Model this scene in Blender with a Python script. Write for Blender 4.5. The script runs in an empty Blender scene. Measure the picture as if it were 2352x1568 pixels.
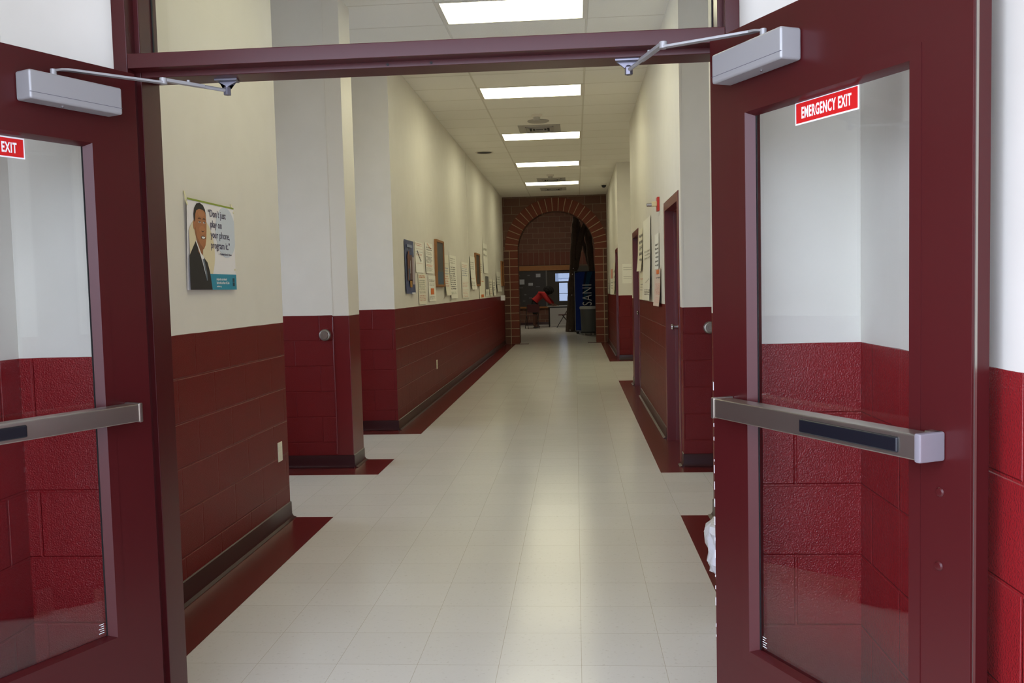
import bpy, bmesh, math, random
from mathutils import Vector, Matrix
random.seed(4)
C = bpy.context.scene.collection
SC = bpy.context.scene

# ------------------------------------------------------------------ camera
F_PX, YAW, PITCH, ROLL, EYE = 2034.71, 0.07305, -0.05915, -0.02472, 1.38609
fw = Vector((-math.sin(YAW)*math.cos(PITCH), math.cos(YAW)*math.cos(PITCH), math.sin(PITCH)))
rt = Vector((math.cos(YAW), math.sin(YAW), 0))
upv = rt.cross(fw)
cr, sr = math.cos(ROLL), math.sin(ROLL)
rt, upv = cr*rt + sr*upv, -sr*rt + cr*upv
cd = bpy.data.cameras.new('camera'); cam = bpy.data.objects.new('camera', cd); C.objects.link(cam)
cd.sensor_width = 36; cd.lens = F_PX/2352*36; cd.clip_start = .05; cd.clip_end = 200
m = Matrix((rt, upv, -fw)).transposed().to_4x4(); m.translation = Vector((0, 0, EYE))
cam.matrix_world = m; SC.camera = cam

# ------------------------------------------------------------------ world, exposure
W = bpy.data.worlds.new('world'); SC.world = W; W.use_nodes = True
bg = W.node_tree.nodes['Background']; bg.inputs[0].default_value = (.72, .80, 1.0, 1)
# hazy bright day: the sky is brightest straight out from the entrance, low over the horizon behind the camera
wn = W.node_tree; SKY, LOBE, LOBE_P, SIDE = 5.6, 2.0, 14.0, .65
def wmath(op, a, b=None, c=None, clamp=False):
    n = wn.nodes.new('ShaderNodeMath'); n.operation = op; n.use_clamp = clamp
    for i, v in enumerate((a, b, c)):
        if v is None: continue
        if hasattr(v, 'default_value'): wn.links.new(v, n.inputs[i])
        else: n.inputs[i].default_value = v
    return n.outputs[0]
wt = wn.nodes.new('ShaderNodeTexCoord'); wx = wn.nodes.new('ShaderNodeSeparateXYZ'); wn.links.new(wt.outputs['Generated'], wx.inputs[0])
lobe = wmath('POWER', wmath('MULTIPLY', wx.outputs[1], -1.0, clamp=True), LOBE_P)
gain = wmath('ADD', wmath('MULTIPLY', wmath('MULTIPLY_ADD', wx.outputs[0], -SIDE, 1.0), SKY), wmath('MULTIPLY', lobe, LOBE))
wn.links.new(gain, bg.inputs[1])
SC.view_settings.view_transform = 'Standard'; SC.view_settings.look = 'None'
SC.view_settings.exposure = 0.0; SC.view_settings.gamma = 1.0; SC.view_settings.use_curve_mapping = False
SC.cycles.use_denoising = True
SC.cycles.max_bounces = 10; SC.cycles.diffuse_bounces = 5; SC.cycles.transparent_max_bounces = 12
SC.cycles.sample_clamp_indirect = 6
LAMP_COL = (1.0, .96, .67, 1); LAMP = 9.0

# ------------------------------------------------------------------ materials
def lin(r, g, b):
    f = lambda c: (c/255/12.92) if c/255 <= .04045 else ((c/255+.055)/1.055)**2.4
    return (f(r), f(g), f(b), 1)
MATS = {}
def mat(name, rgb=None, rough=.5, metal=0, spec=.5, bump=None, emit=None, aniso=None, vary=0):
    if name in MATS: return MATS[name]
    M = bpy.data.materials.new(name); M.use_nodes = True; MATS[name] = M
    nt = M.node_tree; b = nt.nodes['Principled BSDF']
    if rgb: b.inputs['Base Color'].default_value = lin(*rgb)
    b.inputs['Roughness'].default_value = rough; b.inputs['Metallic'].default_value = metal
    b.inputs['Specular IOR Level'].default_value = spec
    if emit:
        b.inputs['Emission Color'].default_value = emit[0]; b.inputs['Emission Strength'].default_value = emit[1]
    if bump or vary:
        tc = nt.nodes.new('ShaderNodeTexCoord')
        n = nt.nodes.new('ShaderNodeTexNoise'); n.inputs['Scale'].default_value = bump[0] if bump else 12
        n.inputs['Detail'].default_value = 3
        nt.links.new(tc.outputs['Object'], n.inputs['Vector'])
        if bump:
            bp = nt.nodes.new('ShaderNodeBump'); bp.inputs['Strength'].default_value = bump[1]; bp.inputs['Distance'].default_value = bump[2]
            nt.links.new(n.outputs['Fac'], bp.inputs['Height']); nt.links.new(bp.outputs[0], b.inputs['Normal'])
        if vary:
            c = lin(*rgb); mx = nt.nodes.new('ShaderNodeMix'); mx.data_type = 'RGBA'
            mx.inputs['A'].default_value = tuple(v*(1-vary) for v in c[:3])+(1,); mx.inputs['B'].default_value = tuple(min(1, v*(1+vary)) for v in c[:3])+(1,)
            nt.links.new(n.outputs['Fac'], mx.inputs['Factor']); nt.links.new(mx.outputs['Result'], b.inputs['Base Color'])
    return M
def N(nt, t, **k):
    n = nt.nodes.new('ShaderNode'+t)
    for a, v in k.items(): setattr(n, a, v)
    return n
def wall_vec(nt):
    """coordinates that run along a wall whatever its facing: (along, height, 0)"""
    g = N(nt, 'NewGeometry'); sp = N(nt, 'SeparateXYZ'); nt.links.new(g.outputs['Position'], sp.inputs[0])
    sn = N(nt, 'SeparateXYZ'); nt.links.new(g.outputs['True Normal'], sn.inputs[0])
    ab = N(nt, 'Math', operation='ABSOLUTE'); nt.links.new(sn.outputs[0], ab.inputs[0])
    gt = N(nt, 'Math', operation='GREATER_THAN'); nt.links.new(ab.outputs[0], gt.inputs[0]); gt.inputs[1].default_value = .5
    mx = N(nt, 'Mix', data_type='FLOAT'); nt.links.new(gt.outputs[0], mx.inputs['Factor'])
    nt.links.new(sp.outputs[0], mx.inputs['A']); nt.links.new(sp.outputs[1], mx.inputs['B'])
    cb = N(nt, 'CombineXYZ'); nt.links.new(mx.outputs['Result'], cb.inputs[0]); nt.links.new(sp.outputs[2], cb.inputs[1])
    return cb, sp, g
def block_wall(name, red_a, red_b, rough_, spec_, grain):
    M = bpy.data.materials.new(name); M.use_nodes = True; nt = M.node_tree; b = nt.nodes['Principled BSDF']
    cb, sp, g = wall_vec(nt)
    br = N(nt, 'TexBrick'); br.inputs['Scale'].default_value = 1; br.inputs['Brick Width'].default_value = .4064
    br.inputs['Row Height'].default_value = .2032; br.inputs['Mortar Size'].default_value = .0055; br.inputs['Mortar Smooth'].default_value = .6
    nt.links.new(cb.outputs[0], br.inputs['Vector'])
    n = N(nt, 'TexNoise'); n.inputs['Scale'].default_value = 240; n.inputs['Detail'].default_value = 2; nt.links.new(g.outputs['Position'], n.inputs['Vector'])
    n2 = N(nt, 'TexNoise'); n2.inputs['Scale'].default_value = 6; n2.inputs['Detail'].default_value = 3; nt.links.new(g.outputs['Position'], n2.inputs['Vector'])
    # height = noise*.3 - mortar
    a = N(nt, 'Math', operation='MULTIPLY'); nt.links.new(n.outputs['Fac'], a.inputs[0]); a.inputs[1].default_value = grain
    s = N(nt, 'Math', operation='SUBTRACT'); nt.links.new(a.outputs[0], s.inputs[0]); nt.links.new(br.outputs['Fac'], s.inputs[1])
    # paint line, a hair wavy
    w = N(nt, 'Math', operation='MULTIPLY_ADD'); nt.links.new(n2.outputs['Fac'], w.inputs[0]); w.inputs[1].default_value = .006; w.inputs[2].default_value = 1.2122
    gt = N(nt, 'Math', operation='GREATER_THAN'); nt.links.new(sp.outputs[2], gt.inputs[0]); nt.links.new(w.outputs[0], gt.inputs[1])
    red = N(nt, 'Mix', data_type='RGBA'); nt.links.new(n2.outputs['Fac'], red.inputs['Factor'])
    red.inputs['A'].default_value = lin(*red_a); red.inputs['B'].default_value = lin(*red_b)
    wh = N(nt, 'Mix', data_type='RGBA'); nt.links.new(n2.outputs['Fac'], wh.inputs['Factor'])
    wh.inputs['A'].default_value = lin(222, 218, 208); wh.inputs['B'].default_value = lin(230, 226, 217)
    mx = N(nt, 'Mix', data_type='RGBA'); nt.links.new(gt.outputs[0], mx.inputs['Factor'])
    nt.links.new(red.outputs['Result'], mx.inputs['A']); nt.links.new(wh.outputs['Result'], mx.inputs['B'])
    nt.links.new(mx.outputs['Result'], b.inputs['Base Color'])
    st = N(nt, 'Mix', data_type='FLOAT'); nt.links.new(gt.outputs[0], st.inputs['Factor']); st.inputs['A'].default_value = .75; st.inputs['B'].default_value = 0.0
    bp = N(nt, 'Bump'); bp.inputs['Distance'].default_value = .006; nt.links.new(st.outputs['Result'], bp.inputs['Strength'])
    nt.links.new(s.outputs[0], bp.inputs['Height']); nt.links.new(bp.outputs[0], b.inputs['Normal'])
    b.inputs['Specular IOR Level'].default_value = spec_
    ro = N(nt, 'Mix', data_type='FLOAT'); nt.links.new(gt.outputs[0], ro.inputs['Factor']); ro.inputs['A'].default_value = rough_; ro.inputs['B'].default_value = .5
    nt.links.new(ro.outputs['Result'], b.inputs['Roughness'])
    return M
BLOCK = block_wall('painted_block', (98, 16, 17), (108, 20, 21), .38, .22, .4)           # maroon dado of the corridor
BLOCK_ENTRY = block_wall('painted_block_entry', (127, 23, 28), (138, 28, 33), .26, .5, .5)   # brighter red of the entry recess
def grid_mat(name, w, h, ox, oy, mort, c1, c2, cm, rough, bump, bdist, offset=0.0, wall=False, wav=None, spec=.5, speck=False):
    M = bpy.data.materials.new(name); M.use_nodes = True; nt = M.node_tree; b = nt.nodes['Principled BSDF']
    if wall: cb, sp, g = wall_vec(nt); src = cb.outputs[0]
    else: g = N(nt, 'NewGeometry'); src = g.outputs['Position']
    mp = N(nt, 'Mapping'); mp.inputs['Location'].default_value = (-ox, -oy, 0); nt.links.new(src, mp.inputs['Vector'])
    br = N(nt, 'TexBrick'); br.offset = offset; br.inputs['Scale'].default_value = 1; br.inputs['Brick Width'].default_value = w
    br.inputs['Row Height'].default_value = h; br.inputs['Mortar Size'].default_value = mort; br.inputs['Mortar Smooth'].default_value = .3
    br.inputs['Color1'].default_value = lin(*c1); br.inputs['Color2'].default_value = lin(*c2); br.inputs['Mortar'].default_value = lin(*cm)
    nt.links.new(mp.outputs[0], br.inputs['Vector'])
    col = br.outputs['Color']
    n = N(nt, 'TexNoise'); n.inputs['Scale'].default_value = 60; n.inputs['Detail'].default_value = 4; nt.links.new(g.outputs['Position'], n.inputs['Vector'])
    if speck:
        cr_ = N(nt, 'ValToRGB'); cr_.color_ramp.elements[0].position = .27; cr_.color_ramp.elements[0].color = (.62, .58, .52, 1)
        cr_.color_ramp.elements[1].position = .40; cr_.color_ramp.elements[1].color = (1, 1, 1, 1); nt.links.new(n.outputs['Fac'], cr_.inputs[0])
        mu = N(nt, 'Mix', data_type='RGBA', blend_type='MULTIPLY'); mu.inputs['Factor'].default_value = .35
        nt.links.new(col, mu.inputs['A']); nt.links.new(cr_.outputs[0], mu.inputs['B']); col = mu.outputs['Result']
    nt.links.new(col, b.inputs['Base Color'])
    b.inputs['Roughness'].default_value = rough; b.inputs['Specular IOR Level'].default_value = spec
    bp = N(nt, 'Bump'); bp.inputs['Strength'].default_value = bump; bp.inputs['Distance'].default_value = bdist
    inv = N(nt, 'Math', operation='MULTIPLY_ADD'); nt.links.new(br.outputs['Fac'], inv.inputs[0]); inv.inputs[1].default_value = -1
    if wav:
        n3 = N(nt, 'TexNoise'); n3.inputs['Scale'].default_value = wav[0]; n3.inputs['Detail'].default_value = 2; nt.links.new(g.outputs['Position'], n3.inputs['Vector'])
        k = N(nt, 'Math', operation='MULTIPLY'); nt.links.new(n3.outputs['Fac'], k.inputs[0]); k.inputs[1].default_value = wav[1]; nt.links.new(k.outputs[0], inv.inputs[2])
    else:
        k = N(nt, 'Math', operation='MULTIPLY'); nt.links.new(n.outputs['Fac'], k.inputs[0]); k.inputs[1].default_value = .4; nt.links.new(k.outputs[0], inv.inputs[2])
    nt.links.new(inv.outputs[0], bp.inputs['Height']); nt.links.new(bp.outputs[0], b.inputs['Normal'])
    return M
T = .3048
FLOOR = grid_mat('vinyl_tile', T, T, -1.5305, 3.1858, .0011, (212, 210, 204), (216, 214, 208), (180, 173, 158), .19, .24, .002, wav=(7, 1.9), speck=True, spec=.5)
CEIL = grid_mat('ceiling_tile', 1.2192, .6096, -1.08, 7.157, .011, (243, 241, 234), (246, 244, 238), (224, 220, 210), .9, .6, .006, spec=.1)
BRICK = grid_mat('brown_block', .4064, .2032, -1.77, 0, .008, (104, 74, 64), (114, 82, 70), (136, 118, 100), .85, .7, .008, offset=.5, wall=True, spec=.2)
SOLDIER = grid_mat('soldier_block', .2032, .5, -1.77, 2.24, .008, (106, 66, 56), (112, 70, 60), (136, 118, 100), .85, .7, .008, offset=0, wall=True, spec=.2)
RED_BLOCK = mat('red_block', (118, 66, 54), .85, spec=.2, bump=(60, .5, .006), vary=.15)
GROUT = mat('grout', (176, 156, 128), .9, spec=.1)
MAROON = mat('maroon_paint', (68, 19, 21), .30, spec=.32, bump=(30, .08, .002))
MAROON_LITE = mat('maroon_steel', (102, 20, 23), .32)
BORDER = mat('maroon_tile', (92, 28, 27), .24, bump=(7, .12, .003))
COVE = mat('dark_cove_base', (52, 18, 20), .3)
WHITE_TRIM = mat('cream_paint', (226, 221, 210), .4)
CONCRETE = mat('concrete', (196, 194, 188), .9, bump=(20, .3, .004), vary=.06)
SILVER = mat('silver_paint', (160, 159, 160), .42, .25)
STEEL = mat('brushed_steel', (176, 170, 160), .32, .95)
CHROME = mat('bright_steel', (205, 205, 210), .2, 1)
BLACKP = mat('black_plastic', (16, 18, 26), .32)
RUBBER = mat('black_gasket', (14, 13, 14), .6)
PAPER = mat('white_paper', (242, 240, 230), .7, spec=.2)
PAPER2 = mat('cream_paper', (236, 231, 214), .7, spec=.2)
RED_SIGN = mat('red_vinyl', (200, 18, 22), .4)
WHITE_SIGN = mat('white_vinyl', (238, 238, 240), .4)
PLATE = mat('ivory_plastic', (222, 216, 192), .4)
WOOD = mat('oak', (150, 100, 52), .5, vary=.15)
def glass_mat(name, tint, refl=1.5):
    M = bpy.data.materials.new(name); M.use_nodes = True; nt = M.node_tree; nt.nodes.clear()
    o = N(nt, 'OutputMaterial'); mx = N(nt, 'MixShader'); fr = N(nt, 'Fresnel')
    ge = N(nt, 'NewGeometry'); io = N(nt, 'Mix', data_type='FLOAT'); io.inputs['A'].default_value = refl; io.inputs['B'].default_value = 1/refl   # same reflectance on both faces of the pane
    nt.links.new(ge.outputs['Backfacing'], io.inputs['Factor']); nt.links.new(io.outputs['Result'], fr.inputs[0])
    tr = N(nt, 'BsdfTransparent'); tr.inputs[0].default_value = tint; gl = N(nt, 'BsdfGlossy'); gl.inputs['Roughness'].default_value = .0
    nt.links.new(fr.outputs[0], mx.inputs[0]); nt.links.new(tr.outputs[0], mx.inputs[1]); nt.links.new(gl.outputs[0], mx.inputs[2]); nt.links.new(mx.outputs[0], o.inputs[0])
    return M
GLASS = glass_mat('clear_glass', (.965, .975, .97, 1))
GLASS_DARK = glass_mat('tinted_glass', (.24, .265, .30, 1))

# ------------------------------------------------------------------ mesh helpers
class B:
    def __init__(s): s.bm = bmesh.new()
    def box(s, x0, x1, y0, y1, z0, z1):
        bm = s.bm
        v = [bm.verts.new((x, y, z)) for z in (z0, z1) for y in (y0, y1) for x in (x0, x1)]
        for f in ((0, 2, 3, 1), (4, 5, 7, 6), (0, 1, 5, 4), (2, 6, 7, 3), (0, 4, 6, 2), (1, 3, 7, 5)): bm.faces.new([v[i] for i in f])
        return s
    def prism(s, pts, d):
        """closed polygon of 3-D points pushed along d"""
        bm = s.bm; d = Vector(d)
        a = [bm.verts.new(p) for p in pts]; b = [bm.verts.new(Vector(p)+d) for p in pts]
        bm.faces.new(a); bm.faces.new(b[::-1]); n = len(pts)
        for i in range(n): bm.faces.new((a[i], b[i], b[(i+1) % n], a[(i+1) % n]))
        return s
    def tube(s, pts, r, n=10, cap=True):
        bm = s.bm; pts = [Vector(p) for p in pts]; R = r if hasattr(r, '__len__') else [r]*len(pts)
        rings = []; prev = None
        for i, p in enumerate(pts):
            t = (pts[min(i+1, len(pts)-1)]-pts[max(i-1, 0)]).normalized()
            if prev is None: a = t.orthogonal().normalized()
            else: a = (prev - t*prev.dot(t)).normalized()
            prev = a; b_ = t.cross(a)
            rings.append([bm.verts.new(p+R[i]*(math.cos(q)*a+math.sin(q)*b_)) for q in [2*math.pi*k/n for k in range(n)]])
        for u, v in zip(rings, rings[1:]):
            for k in range(n): bm.faces.new((u[k], u[(k+1) % n], v[(k+1) % n], v[k]))
        if cap: bm.faces.new(rings[0][::-1]); bm.faces.new(rings[-1])
        return s
    def bar(s, pts, w, h, upd=(0, 0, 1)):
        """flat bar of section w x h swept along points"""
        bm = s.bm; pts = [Vector(p) for p in pts]; upd = Vector(upd); rings = []
        for i, p in enumerate(pts):
            t = (pts[min(i+1, len(pts)-1)]-pts[max(i-1, 0)]).normalized()
            a = t.cross(upd).normalized(); u = a.cross(t)
            rings.append([bm.verts.new(p+x*a*w/2+y*u*h/2) for x, y in ((-1, -1), (1, -1), (1, 1), (-1, 1))])
        for u, v in zip(rings, rings[1:]):
            for k in range(4): bm.faces.new((u[k], u[(k+1) % 4], v[(k+1) % 4], v[k]))
        bm.faces.new(rings[0][::-1]); bm.faces.new(rings[-1]); return s
    def lathe(s, prof, c=(0, 0, 0), n=24, axis='Z', wob=None):
        bm = s.bm; c = Vector(c); rings = []
        for j, (r, h) in enumerate(prof):
            ring = []
            for k in range(n):
                q = 2*math.pi*k/n; rr = r*(1+(wob(q, j) if wob else 0))
                x, y = rr*math.cos(q), rr*math.sin(q)
                p = {'Z': (x, y, h), 'Y': (x, h, y), 'X': (h, x, y)}[axis]
                ring.append(bm.verts.new(c+Vector(p)))
            rings.append(ring)
        for u, v in zip(rings, rings[1:]):
            for k in range(n): bm.faces.new((u[k], u[(k+1) % n], v[(k+1) % n], v[k]))
        if prof[0][0] > 1e-4: bm.faces.new(rings[0][::-1])
        if prof[-1][0] > 1e-4: bm.faces.new(rings[-1])
        return s
    def build(s, name, m, parent=None, bevel=0, seg=2, M=None, smooth=True):
        bm = s.bm
        bmesh.ops.remove_doubles(bm, verts=bm.verts, dist=1e-6)
        if M is not None: bm.transform(M)
        bmesh.ops.recalc_face_normals(bm, faces=bm.faces)
        if bevel:
            es = [e for e in bm.edges if len(e.link_faces) == 2 and e.calc_face_angle(0) > .6]
            bmesh.ops.bevel(bm, geom=es, offset=bevel, segments=seg, affect='EDGES', profile=.5, clamp_overlap=True)
        if smooth:
            for f in bm.faces: f.smooth = True
            for e in bm.edges: e.smooth = not (len(e.link_faces) != 2 or e.calc_face_angle(0) > .6)
        me = bpy.data.meshes.new(name); bm.to_mesh(me); bm.free()
        me.materials.append(m)
        o = bpy.data.objects.new(name, me); C.objects.link(o)
        if bevel and smooth:
            wn_ = o.modifiers.new('weighted_normals', 'WEIGHTED_NORMAL'); wn_.keep_sharp = True
        if parent: o.parent = parent
        return o
def tag(o, label=None, cat=None, group=None, kind=None):
    if label: o['label'] = label
    if cat: o['category'] = cat
    if group: o['group'] = group
    if kind: o['kind'] = kind
    return o
def empty(name, loc=(0, 0, 0), rz=0, M=None):
    o = bpy.data.objects.new(name, None); C.objects.link(o); o.empty_display_size = .1
    if M is not None: o.matrix_world = M
    else: o.location = loc; o.rotation_euler = (0, 0, rz)
    return o
def text_bm(txt, size=1, xs=1, bold=0, depth=.001, space=1, align='LEFT'):
    cu = bpy.data.curves.new('lettering', 'FONT'); cu.body = txt; cu.size = size; cu.offset = bold; cu.extrude = depth/2; cu.space_character = space
    cu.align_x = align; cu.resolution_u = 3
    o = bpy.data.objects.new('lettering', cu); C.objects.link(o)
    dg = bpy.context.evaluated_depsgraph_get(); me = bpy.data.meshes.new_from_object(o.evaluated_get(dg))
    b = B(); b.bm.from_mesh(me); b.bm.transform(Matrix.Diagonal((xs, 1, 1, 1)))
    bpy.data.objects.remove(o); bpy.data.meshes.remove(me)
    return b
def frame(o, x, y):
    """matrix whose local x, y axes lie along the given world vectors at o"""
    x = Vector(x).normalized(); y = Vector(y).normalized(); z = x.cross(y)
    m = Matrix((x, y, z)).transposed().to_4x4(); m.translation = Vector(o); return m
def struct(o, label=None): o['kind'] = 'structure'; (label and o.__setitem__('label', label)); return o

# ------------------------------------------------------------------ setting: floor, ceilings
CZ = 3.683
YA = .7
fl = struct(B().box(-7, 6, .7, 34.2, -.12, 0).build('floor', FLOOR, smooth=False), 'glossy off-white vinyl tile floor running down the corridor')
def strip(*rects):
    b = B()
    for x0, x1, y0, y1 in rects: b.box(x0, x1, y0, y1, -.01, .0012)
    return b.build('border_strip', BORDER, fl, smooth=False)
strip((-1.80, -1.5305, 2.65, 5.335))['label'] = 'maroon tile border along the left wall under the poster'
strip((-4, -1.5305, 6.59, 6.88), (-1.8, -1.5305, 6.88, 7.2)); strip((-4, -1.5305, 8.47, 8.72), (-1.8, -1.5305, 8.72, 22.35), (-1.5305, -1.2, 22.05, 22.35))
strip((.603, .80, 2.65, 5.322)); strip((.603, 4, 6.563, 6.77), (.603, .95, 6.77, 13.07)); strip((.603, 4, 16.46, 16.72), (.603, .95, 16.72, 22.35), (.28, .603, 22.05, 22.35))
struct(B().box(-12, 12, -30, .7, -.14, -.005).build('ground', CONCRETE, smooth=False), 'pale concrete outside the entrance')
struct(B().box(-4.1, 4.1, 2.62, 22.6, CZ, CZ+.1).build('ceiling', CEIL, smooth=False), 'white suspended tile ceiling of the corridor')
struct(B().box(-2.4, 1.5, YA, 2.47, 2.7, 2.75).build('ceiling_entry', WHITE_TRIM, smooth=False), 'ceiling of the entry')
struct(B().box(-7, 6, 22.35, 34.2, 5.0, 5.1).build('ceiling_lobby', CEIL, smooth=False), 'high ceiling of the brick room beyond the arch')

def wall(name, label, *boxes, m=BLOCK):
    b = B()
    for q in boxes: b.box(*q)
    return struct(b.build(name, m, smooth=False), label)
XL, XR = -1.80, .80
# entry (vestibule)
wall('wall_entry_left', 'entry side wall, white over dark red block, seen through the left door glass', (-1.90, -1.665, YA, 2.53, 0, 2.7), m=BLOCK_ENTRY)
wall('wall_entry_right', 'red and white block wall at the right edge, beside the open right door', (.79, 1.0, YA, 2.53, 0, 2.7), m=BLOCK_ENTRY)
wall('wall_front', 'wall that holds the entry door frame, white over red block',
     (-4.0, -1.301, 2.53, 2.64, 0, CZ), (.457, 1.0, 2.53, 2.64, 0, CZ), (-1.301, .457, 2.53, 2.64, 2.75, CZ), m=BLOCK_ENTRY)
wall('wall_facade', 'outer face of the building round the entry recess', (-9, -1.665, YA-.2, YA, 0, 6), (.79, 9, YA-.2, YA, 0, 6), (-1.665, .79, YA-.2, YA, 2.7, 6), m=BLOCK_ENTRY)
# corridor left
wall('wall_left', 'near left corridor wall with the poster, cream over dark red block', (-4.0, XL, 2.64, 5.335, 0, CZ))
wg = wall('wall_wing_left', 'left wing wall between two side passages', (-4.0, -1.915, 6.875, 7.2, 0, CZ))
wall('wall_left_far', 'long left corridor wall with papers and boards, cream over dark red block', (-4.0, XL, 8.715, 22.35, 0, CZ))
def pierced(name, label, x0, x1, y0, y1, holes, z0=.9, z1=2.1):
    b = []; y = y0
    for h0, h1 in holes: b += [(x0, x1, y, h0, 0, CZ), (x0, x1, h0, h1, 0, z0), (x0, x1, h0, h1, z1, CZ)]; y = h1
    b.append((x0, x1, y, y1, 0, CZ)); wall(name, label, *b)
def added_window(n, x, y0, y1, z0=.9, z1=2.1):
    w = empty('window_%d' % n, (x, (y0+y1)/2, z0)); struct(w, 'added window at a side passage end, out of view, lighting the wing walls'); h = (y1-y0)/2; b = B()  # unseen windows, added to bring daylight onto the wing walls
    b.box(-.05, .05, -h, -h+.05, 0, z1-z0).box(-.05, .05, h-.05, h, 0, z1-z0).box(-.05, .05, -h, h, 0, .05).box(-.05, .05, -h, h, z1-z0-.05, z1-z0).box(-.05, .05, -h, h, 1.0, 1.05)
    b.build('window_frame', MAROON, w); B().box(-.003, .003, -h+.04, h-.04, .04, z1-z0-.04).build('pane', GLASS, w, smooth=False)
pierced('wall_passage_end', 'far end of the left side passages', -4.1, -4.0, 2.6, 8.8, ((5.42, 6.78), (7.28, 8.62)))
added_window(3, -4.05, 5.42, 6.78); added_window(4, -4.05, 7.28, 8.62)
# corridor right, with three recessed doors
DO = [(6.98, 7.93), (11.33, 12.30), (16.86, 17.60)]; DH = 2.04
wall('wall_right_near', 'right corridor wall behind the open right door', (XR, 4.0, 2.64, 5.322, 0, CZ))
wall('wall_right', 'right corridor wall between the side passages, cream over dark red block',
     (XR, 1.0, 6.765, DO[0][0], 0, CZ), (XR, 1.0, DO[0][1], DO[1][0], 0, CZ), (XR, 1.0, DO[1][1], 12.72, 0, CZ),
     (XR, 1.0, DO[0][0], DO[0][1], DH, CZ), (XR, 1.0, DO[1][0], DO[1][1], DH, CZ), (1.0, 4.0, 6.765, 6.9, 0, CZ), (1.0, 4.0, 12.6, 12.72, 0, CZ))
wall('wall_right_far', 'far right corridor wall next to the arch, cream over dark red block',
     (XR, 1.0, 16.70, DO[2][0], 0, CZ), (XR, 1.0, DO[2][1], 22.35, 0, CZ), (XR, 1.0, DO[2][0], DO[2][1], DH, CZ), (1.0, 4.0, 16.70, 16.85, 0, CZ))
pierced('wall_passage_side', 'far end of the right side passages', 4.0, 4.1, 5.3, 17, ((5.42, 6.68),), .6, 2.5)
added_window(5, 4.05, 5.42, 6.68, .6, 2.5)
# steel post at the end of the left wing (painted in the wall's two colours) and the seams
tp = struct(B().box(-1.915, -1.785, 6.868, 7.205, 0, 1.208).build('trim_1', MAROON_LITE, bevel=.004), 'red painted steel end post of the left wing wall')
B().box(-1.915, -1.785, 6.868, 7.205, 1.208, CZ).build('upper_casing', WHITE_TRIM, tp, bevel=.004)['label'] = 'cream upper casing of the steel post'
B().tube([(-1.917, 6.867, .11), (-1.914, 6.867, .5), (-1.917, 6.867, .8), (-1.915, 6.867, 1.2)], .006, 8).build('caulk_seam', MAROON_LITE, tp)
B().box(-1.919, -1.913, 6.866, 6.87, 1.21, CZ).build('caulk_seam', WHITE_TRIM, tp)
struct(B().box(XL-.005, XL+.006, 14.93, 14.965, 1.22, CZ).build('trim_2', WHITE_TRIM), 'cream vertical control joint strip on the long left wall')
struct(B().box(XR-.004, XR+.01, 6.757, 6.80, 1.215, CZ).build('trim_3', WHITE_TRIM), 'cream corner bead of the right wing wall')

# cove bases: profile pushed along each wall
def cove(name, label, *runs):
    b = B()
    for (x0, y0), (x1, y1), (nx, ny) in runs:
        P = [(0, 0), (.035, 0), (.035, .004), (.016, .010), (.008, .025), (.007, .098), (0, .102)]
        b.prism([(x0+nx*d, y0+ny*d, z) for d, z in P], (x1-x0, y1-y0, 0))
    return struct(b.build(name, COVE), label)
cove('baseboard_left', 'dark cove base under the near left wall', ((XL, 2.65), (XL, 5.34), (1, 0)))
cove('baseboard_wing_left', 'dark cove base round the left wing wall', ((-4, 6.868), (-1.78, 6.868), (0, -1)), ((-1.785, 6.862), (-1.785, 7.2), (1, 0)))
cove('baseboard_left_far', 'dark cove base under the long left wall', ((-4, 8.715), (-1.795, 8.715), (0, -1)), ((XL, 8.708), (XL, 22.35), (1, 0)))
cove('baseboard_right', 'dark cove base along the right corridor wall', ((XR, 6.76), (XR, 6.87), (-1, 0)), ((XR, 8.04), (XR, 11.22), (-1, 0)), ((XR, 12.41), (XR, 12.72), (-1, 0)), ((XR-.005, 6.765), (4, 6.765), (0, -1)))
cove('baseboard_right_near', 'dark cove base behind the right door', ((XR, 2.65), (XR, 5.322), (-1, 0)))
cove('baseboard_right_far', 'dark cove base on the far right wall', ((XR-.005, 16.70), (4, 16.70), (0, -1)), ((XR, 17.7), (XR, 22.35), (-1, 0)))

# ------------------------------------------------------------------ corridor side doors (right wall)
def side_door(name, y0, y1, label, knob):
    d = empty(name, (XR, (y0+y1)/2, 0)); struct(d, label); d['category'] = 'door'
    L = (y1-y0)/2; f = .07
    b = B()
    for s in (-1, 1):
        b.box(-.008, .20, min(s*(L-.006), s*(L+f)), max(s*(L-.006), s*(L+f)), 0, DH+f)
        b.box(.07, .10, min(s*L, s*(L-.018)), max(s*L, s*(L-.018)), 0, DH)
    b.box(-.008, .20, -L, L, DH-.006, DH+f).box(.07, .10, -L, L, DH-.018, DH)
    b.build('door_frame', MAROON_LITE, d, bevel=.003)
    B().box(.10, .145, -L+.003, L-.003, .008, DH-.003).build('leaf', MAROON, d, bevel=.002)
    if knob:
        ky = L-.07 if knob > 0 else -L+.07
        B().lathe([(.032, .10), (.032, .092), (.012, .088), (.012, .06), (.024, .052), (.028, .04), (.02, .03), (0, .028)], (0, ky, 1.02), 16, 'X').build('knob', CHROME, d)
side_door('door_3', *DO[0], 'maroon corridor door nearest the entry on the right wall', 1)
side_door('door_4', *DO[1], 'maroon corridor door just past the tall papers on the right wall', 1)
side_door('door_5', *DO[2], 'maroon corridor door at the far end of the right wall', 0)

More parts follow.
